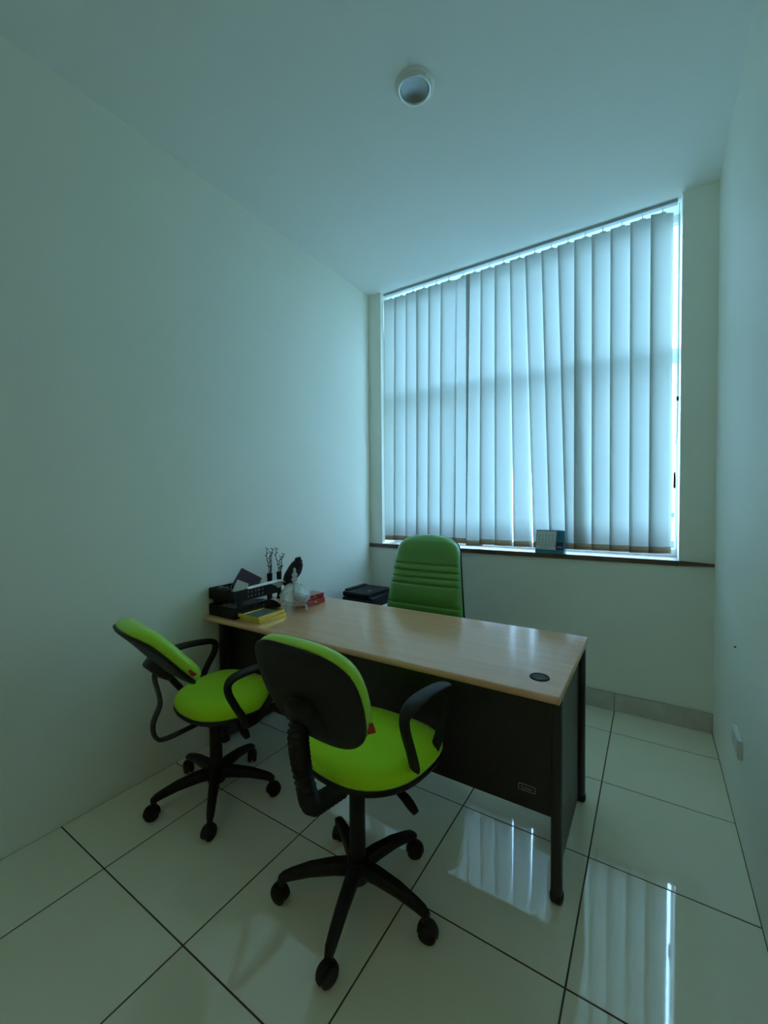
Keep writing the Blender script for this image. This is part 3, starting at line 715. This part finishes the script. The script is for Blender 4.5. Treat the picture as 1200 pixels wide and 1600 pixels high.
# purple folder leaning in the upper tier with a white card
fold = thing('purple_folder', 'dark purple folder leaning diagonally in upper letter tray', 'folder', (0.105, -1.475, zu), 0)
Rf = Matrix.Translation((0.0, 0.0, 0.0)) @ Matrix.Rotation(math.radians(38), 4, 'Z') @ Matrix.Rotation(math.radians(-16), 4, 'X') @ Matrix.Rotation(math.radians(28), 4, 'Y')
lowest = min((Rf @ Vector((x, y, 0.012))).z for x in (-0.045, 0.085) for y in (-0.0055, 0.004))
fold.location.z = zu + 0.001 - lowest
obj('cover', box(B(), -0.045, -0.004, 0.012, 0.085, 0.004, 0.120, Rf), M['purple'], fold, bevel=0.001)
obj('inner_pocket', box(B(), -0.043, -0.0055, 0.014, 0.070, -0.004, 0.085, Rf), M['purple'], fold)
Rc = Matrix.Rotation(math.radians(38), 4, 'Z') @ Matrix.Rotation(math.radians(-14), 4, 'X') @ Matrix.Rotation(math.radians(22), 4, 'Y')
lowest = min((Rc @ Vector((x, y, 0))).z for x in (-0.030, 0.038) for y in (-0.0045, -0.003))
card = obj('white_card', box(B(), -0.030, -0.0045, 0.000, 0.038, -0.003, 0.075, Matrix.Translation((0.125, -1.495, zu + 0.002 - lowest)) @ Rc), M['paper'])
tag(card, 'white printed card propped against purple folder in tray', 'card')
tape = obj('tape_roll', lathe(B(), [(0.018, 0), (0.032, 0), (0.032, 0.018), (0.018, 0.018), (0.018, 0)], 24, mtx=Matrix.Translation((0.085, -1.335, zu + 0.036)) @ Matrix.Rotation(math.radians(70), 4, 'X') @ Matrix.Rotation(0.4, 4, 'Y')), M['blackplastic'], None, 'auto')
tag(tape, 'dark round tape roll in upper tray behind the white sheet', 'tape')

# ------------------------------------------------------------------ gold picture frames
def photo_frame(loc, rz, label):
    t = thing('picture_frame', label, 'picture frame', loc, rz, 'gold frames lying on the desk')
    w, d, b, h = 0.080, 0.094, 0.020, 0.018
    def rail(pts): return prism(B(), pts, 0.0, h)
    q = [(-w, -d), (w, -d), (w, d), (-w, d)]; iq = [(-w + b, -d + b), (w - b, -d + b), (w - b, d - b), (-w + b, d - b)]
    for k in range(4):
        j = (k + 1) % 4
        bm = B(); lo = [bm.verts.new((*p, 0)) for p in (q[k], q[j], iq[j], iq[k])]
        mid = lambda a, c, f: (a[0] + (c[0] - a[0]) * f, a[1] + (c[1] - a[1]) * f)
        hi = [bm.verts.new((*p, z)) for p, z in ((mid(q[k], iq[k], 0.12), h), (mid(q[j], iq[j], 0.12), h), (iq[j], h * 0.62), (iq[k], h * 0.62))]
        bm.faces.new(lo[::-1]); bm.faces.new(hi)
        for i in range(4): bm.faces.new((lo[i], lo[(i + 1) % 4], hi[(i + 1) % 4], hi[i]))
        obj('frame_rail', bm, M['gold'], t, bevel=0.0015)
    obj('picture', box(B(), -w + b, -d + b, 0.003, w - b, d - b, 0.009), M['picture'], t)
    return t
photo_frame((0.318, -1.480, DZ + 0.0004), 0.0, 'lower of two stacked gold picture frames beside black tray')
photo_frame((0.312, -1.484, DZ + 0.0188), math.radians(1.5), 'upper of two stacked gold picture frames, grey picture facing up')

# ------------------------------------------------------------------ crystal candy bowl
bowl = thing('candy_bowl', 'clear cut crystal candy bowl with domed lid and small feet', 'bowl', (0.352, -1.277, DZ))
prof = [(0, 0.022), (0.030, 0.023), (0.055, 0.032), (0.075, 0.052), (0.083, 0.075), (0.084, 0.088), (0.080, 0.088), (0.078, 0.075), (0.070, 0.055), (0.050, 0.037), (0.028, 0.029), (0, 0.028)]
obj('bowl_body', lathe(B(), prof, 40), M['crystal'], bowl, True)
bm = B()
for k in range(10):
    a0 = 2 * PI * k / 10
    def sp(q, k=k, a0=a0):
        a = a0 + q * 2 * PI / 10; z = 0.058 + 0.014 * math.sin(q * PI); r = 0.0785 + 0.0045 * (z - 0.05) / 0.02
        return (r * math.cos(a), r * math.sin(a), z)
    tube(bm, [sp(i / 8) for i in range(9)], 0.0028, 6)
obj('relief_swag', bm, M['crystalrelief'], bowl, True)
for k in range(3):
    a = math.radians(-100 + 120 * k); d = Vector((math.cos(a), math.sin(a), 0))
    obj('foot', tube(B(), smooth_path([d * 0.050 + Vector((0, 0, 0.034)), d * 0.066 + Vector((0, 0, 0.030)), d * 0.070 + Vector((0, 0, 0.014)), d * 0.064 + Vector((0, 0, 0.009)), d * 0.074 + Vector((0, 0, 0.0055))], 4), lambda q: (0.009 - 0.004 * q, 0.008 - 0.004 * q), 8), M['crystalrelief'], bowl, True)
prof = [(0.0845, 0.089), (0.086, 0.093), (0.082, 0.100), (0.072, 0.116), (0.054, 0.136), (0.033, 0.150), (0.018, 0.157), (0.0, 0.159), (0, 0.154), (0.016, 0.152), (0.030, 0.146), (0.051, 0.132), (0.069, 0.113), (0.079, 0.097), (0.080, 0.0885), (0.0845, 0.089)]
lid = obj('lid', lathe(B(), prof, 40), M['crystal'], bowl, True)
prof = [(0.012, 0.156), (0.010, 0.164), (0.017, 0.172), (0.019, 0.180), (0.011, 0.188), (0.013, 0.194), (0.0165, 0.203), (0.012, 0.214), (0.007, 0.220), (0.009, 0.228), (0.006, 0.240), (0, 0.246)]
obj('lid_finial', lathe(B(), prof, 16), M['crystalrelief'], lid, True)
bm = B()
for k in range(8):
    a0 = 2 * PI * k / 8
    pts = []
    for i in range(9):
        q = i / 8; r = 0.079 - 0.050 * q; z = 0.104 + 0.0455 * (1 - max(0.0, (r - 0.029) / 0.05) ** 1.8); a = a0 + 0.55 * math.sin(q * PI)
        pts.append((r * math.cos(a), r * math.sin(a), z + 0.001))
    tube(bm, pts, 0.0026, 6)
obj('lid_relief', bm, M['crystalrelief'], lid, True)

# ------------------------------------------------------------------ bird figurine behind the bowl
bird = thing('bird_figurine', 'dark bird figurine perched upright behind the crystal bowl', 'figurine', (0.272, -1.205, DZ))
obj('stand', lathe(B(), [(0, 0), (0.030, 0), (0.031, 0.004), (0.008, 0.010), (0.005, 0.02), (0.005, 0.150), (0, 0.152)], 20), M['blackplastic'], bird, 'auto')
dr = Vector((0.83, 0.55, 0))
def bp(l, z): return dr * l + Vector((0, 0, z))
path = smooth_path([bp(-0.052, 0.120), bp(-0.040, 0.145), bp(-0.020, 0.175), bp(0.004, 0.208), bp(0.020, 0.240), bp(0.027, 0.262), bp(0.028, 0.282), bp(0.027, 0.291)], 5)
def br(q):
    pts = [(0, .006), (0.10, .022), (0.25, .035), (0.45, .040), (0.66, .031), (0.8, .019), (0.9, .0175), (0.97, .012), (1, .003)]
    for (a, x), (b, y) in zip(pts, pts[1:]):
        if q <= b: return (x + (y - x) * (q - a) / (b - a), (x + (y - x) * (q - a) / (b - a)) * 1.05)
    return (.003, .003)
obj('body', tube(B(), path, br, 16), M['blackplastic'], bird, True)
obj('beak', lathe(B(), [(0.007, 0), (0.005, 0.010), (0, 0.022)], 10, mtx=Matrix.Translation(bp(0.038, 0.274)) @ Matrix.Rotation(math.radians(105), 4, Vector((-0.55, 0.83, 0)))), M['brass'], bird, True)
ev = B(); bmesh.ops.create_icosphere(ev, subdivisions=1, radius=0.0035, matrix=Matrix.Translation(bp(0.030, 0.280) + Vector((0.55, -0.83, 0)) * 0.015))
o = obj('eye', ev, M['white'], bird, True)
for s in (-1, 1):
    off = Vector((0.55, -0.83, 0)) * 0.024 * s
    w = tube(B(), smooth_path([bp(-0.040, 0.130) + off * 0.5, bp(-0.015, 0.170) + off, bp(0.012, 0.215) + off, bp(0.022, 0.240) + off * 0.7], 4), lambda q: (0.006 + 0.012 * math.sin(PI * q), 0.006 + 0.010 * math.sin(PI * q)), 10)
    obj('wing', w, M['blackplastic'], bird, True)

# ------------------------------------------------------------------ red cases
for k, (dz, dx, lab) in enumerate(((0.0, 0.0, 'lower of two stacked red leather cases beside crystal bowl'), (0.0305, -0.006, 'upper of two stacked red leather cases beside crystal bowl'))):
    t = thing('red_case', lab, 'case', (0.322 + dx, -1.118, DZ + dz), math.radians(-2 + 3 * k), 'red cases on the desk')
    obj('case_body', box(B(), -0.045, -0.085, 0.0002, 0.045, 0.085, 0.016), M['red'], t, bevel=0.004)
    obj('case_lid', box(B(), -0.0455, -0.0855, 0.0165, 0.0455, 0.0855, 0.030), M['red'], t, bevel=0.005)
    obj('clasp', box(B(), 0.0450, -0.010, 0.010, 0.0475, 0.010, 0.022), M['gold'], t, bevel=0.001)

# ------------------------------------------------------------------ twigs in two slim vases
for k, (x, y, lab) in enumerate(((0.050, -1.190, 'slim black vase of budded twigs by the wall, the one nearer the tray'), (0.050, -1.112, 'slim black vase of budded twigs by the wall, the one behind the bird'))):
    t = thing('twig_vase', lab, 'vase', (x, y, DZ), 0, 'twig vases by the wall')
    obj('vase', lathe(B(), [(0, 0), (0.018, 0), (0.019, 0.004), (0.014, 0.02), (0.0125, 0.11), (0.0155, 0.135), (0.0165, 0.172), (0.0145, 0.172), (0.0125, 0.14), (0, 0.13)], 16), M['blackplastic'], t, 'auto')
    heights = [(0.325, -0.024), (0.30, 0.004), (0.318, 0.020)] if k == 0 else [(0.318, -0.026), (0.262, 0.010), (0.275, 0.034), (0.20, 0.018)]
    for hgt, lean in heights:
        bm = B()
        pts = [Vector((0, lean * 0.15, 0.14)), Vector((0.004, lean * 0.5 + 0.002, 0.14 + (hgt - 0.14) * 0.4)), Vector((0.0, lean * 0.8 - 0.003, 0.14 + (hgt - 0.14) * 0.75)), Vector((0.003, lean + 0.002, hgt))]
        sp_ = smooth_path(pts, 4); tube(bm, sp_, lambda q: (0.0030 - 0.0013 * q, 0.0030 - 0.0013 * q), 5)
        for i in (4, 6, 8, 9, 11, 12):
            i = min(i, len(sp_) - 1); sgn = 1 if i % 2 else -1
            tip = sp_[i] + Vector((0.002, sgn * (0.007 + 0.004 * random.random()), 0.010))
            tube(bm, [sp_[i], tip], 0.0013, 4)
            bmesh.ops.create_icosphere(bm, subdivisions=1, radius=0.0042, matrix=Matrix.Translation(tip))
        obj('twig', bm, M['twig'], t)

# ------------------------------------------------------------------ printer on a low cabinet in the far left corner
PZ = 0.54
cab = thing('side_cabinet', 'low black side cabinet in corner under the printer', 'cabinet', (0.285, -0.44, 0))
obj('carcass', box(B(), -0.21, -0.22, 0.03, 0.21, 0.22, PZ - 0.02), M['blackboard'], cab, bevel=0.002)
obj('top_board', box(B(), -0.22, -0.23, PZ - 0.0198, 0.22, 0.23, PZ), M['blackboard'], cab, bevel=0.002)
obj('plinth', box(B(), -0.19, -0.20, 0, 0.19, 0.20, 0.0298), M['blackboard'], cab)
for s in (-1, 1):
    d = obj('door', box(B(), 0.2105, s * 0.11 - 0.106, 0.04, 0.2255, s * 0.11 + 0.106, PZ - 0.03), M['blackboard'], cab, bevel=0.001)
    obj('handle', box(B(), 0.2255, s * 0.02 - 0.006, 0.25, 0.2400, s * 0.02 + 0.006, 0.35), M['chrome'], d, bevel=0.002)
pt = thing('printer', 'black desktop printer in the corner between desk and window', 'printer', (0.292, -0.455, PZ))
obj('body', box(B(), -0.135, -0.150, 0.006, 0.135, 0.150, 0.108), M['blackplastic'], pt, bevel=0.012)
obj('scanner_lid', box(B(), -0.132, -0.148, 0.110, 0.095, 0.150, 0.148), M['blackplastic'], pt, bevel=0.010)
obj('lid_badge', box(B(), 0.030, -0.06, 0.1478, 0.045, -0.02, 0.1490), M['badge'], pt)
obj('rear_feeder', box(B(), -0.134, -0.12, 0.146, -0.095, 0.12, 0.160), M['blackplastic'], pt, bevel=0.006)
cp = obj('control_panel', box(B(), 0.098, -0.146, 0.108, 0.136, 0.146, 0.124), M['blackpaint'], pt, bevel=0.004)
obj('output_tray', box(B(), 0.130, -0.105, 0.012, 0.200, 0.105, 0.020), M['blackplastic'], pt, bevel=0.003)
ps = solid(obj('paper_sheet', grid_solid(B(), lambda u, v: Vector((0.430 + u * 0.055, -0.53 + v * 0.15, PZ + 0.0215 + 0.03 * (1 - u) ** 2)), 5, 4), M['paper'], None, True), 0.0006, 1)
tag(ps, 'white printed sheet in the black printer output tray', 'paper')
for s in (-1, 1):
    for q in (-1, 1):
        obj('rubber_foot', lathe(B(), [(0, 0), (0.010, 0), (0.010, 0.008), (0, 0.008)], 10, (s * 0.11, q * 0.12, 0)), M['brass'], pt)

# ------------------------------------------------------------------ desk calendar on the sill
cal = thing('desk_calendar', 'blue tent desk calendar with white month page on window sill', 'calendar', (1.484, 0.012, SILL), math.radians(-5))
hw, ch, dep = 0.093, 0.155, 0.030
lean = math.atan2(dep, ch)
front = Matrix.Translation((0, -dep, 0)) @ Matrix.Rotation(-lean, 4, 'X')
rear = Matrix.Translation((0, dep, 0)) @ Matrix.Rotation(lean, 4, 'X')
L = math.hypot(dep, ch)
obj('front_board', box(B(), -hw, 0, 0, hw, 0.0015, L, front), M['tealcard'], cal)
obj('rear_board', box(B(), -hw, -0.0015, 0, hw, 0, L, rear), M['bluecard'], cal)
obj('side_gusset', prism(B(), [(-dep + 0.003, 0.0015), (dep - 0.003, 0.0015), (0.0, ch - 0.012)], hw - 0.0015, hw, 'x'), M['bluecard'], cal)
pg = obj('month_page', box(B(), -hw + 0.001, -0.003, 0.026, 0.040, -0.0008, L - 0.006, front @ Matrix.Rotation(math.radians(0.8), 4, 'Y')), M['pagegrey'], cal)
face = front @ Matrix.Rotation(PI / 2, 4, 'X')
rows = '\n'.join(['S   M   T   W   T   F   S', ' 1    2    3    4    5    6    7', ' 8    9   10  11  12  13  14', '15  16  17  18  19  20  21', '22  23  24  25  26  27  28', '29  30  31'])
text_part('printed_dates', rows, 0.0165, M['ink'], pg, face @ Matrix.Translation((-0.027, 0.080, 0.0036)), 0.0002, 0.80)
nb = obj('navy_block', box(B(), 0.042, -0.0012, 0.026, hw - 0.006, -0.0002, 0.080, front), M['navycard'], cal)
text_part('printed_year', '2023', 0.018, M['pagegrey'], nb, face @ Matrix.Translation((0.065, 0.045, 0.0016)), 0.0002, 0.9)
obj('light_block', box(B(), 0.046, -0.0012, 0.095, hw - 0.012, -0.0002, 0.135, front), M['bluecard'], cal)
bm = B()
for i in range(18):
    x = -hw + 0.012 + i * (2 * hw - 0.024) / 17
    tube(bm, [(x, 0.0055 * math.cos(q), ch - 0.001 + 0.0055 * math.sin(q)) for q in [2 * PI * j / 10 for j in range(10)]], 0.0008, 5, True)
obj('wire_binding', bm, M['blackpaint'], cal)

# ------------------------------------------------------------------ the city outside
GZ = -28.0
structure(obj('ground', box(B(), -700, 3.0, GZ - 1, 700, 1400, GZ), M['land']), 'hazy city ground far below the window')
def far_block(loc, sx, sy, h, label, floors, cols):
    t = thing('far_building', label, 'building', loc, 0.1)
    obj('walls', box(B(), -sx, -sy, 0, sx, sy, h), M['concrete'], t)
    obj('roof_parapet', box(B(), -sx - 0.3, -sy - 0.3, h, sx + 0.3, sy + 0.3, h + 0.9), M['concrete'], t)
    me = None
    for f in range(floors):
        for c in range(cols):
            x = -sx + (c + 0.5) * 2 * sx / cols; z = h - (f + 0.75) * 3.2
            if me is None:
                o = obj('window_pane', box(B(), -sx / cols * 0.6, -0.08, -0.8, sx / cols * 0.6, 0.08, 0.8), M['farglass'], t); me = o.data
            else:
                o = bpy.data.objects.new('window_pane', me); C.objects.link(o); o.parent = t
            o.location = (x, -sy - 0.02, z)
far_block((5.6, 78, GZ), 7.0, 6.0, 24.6, 'nearer pale concrete block seen past the blind edge', 4, 6)
far_block((6.0, 190, GZ), 14.0, 9.0, 25.6, 'farther pale concrete block on the skyline past the blind edge', 3, 8)
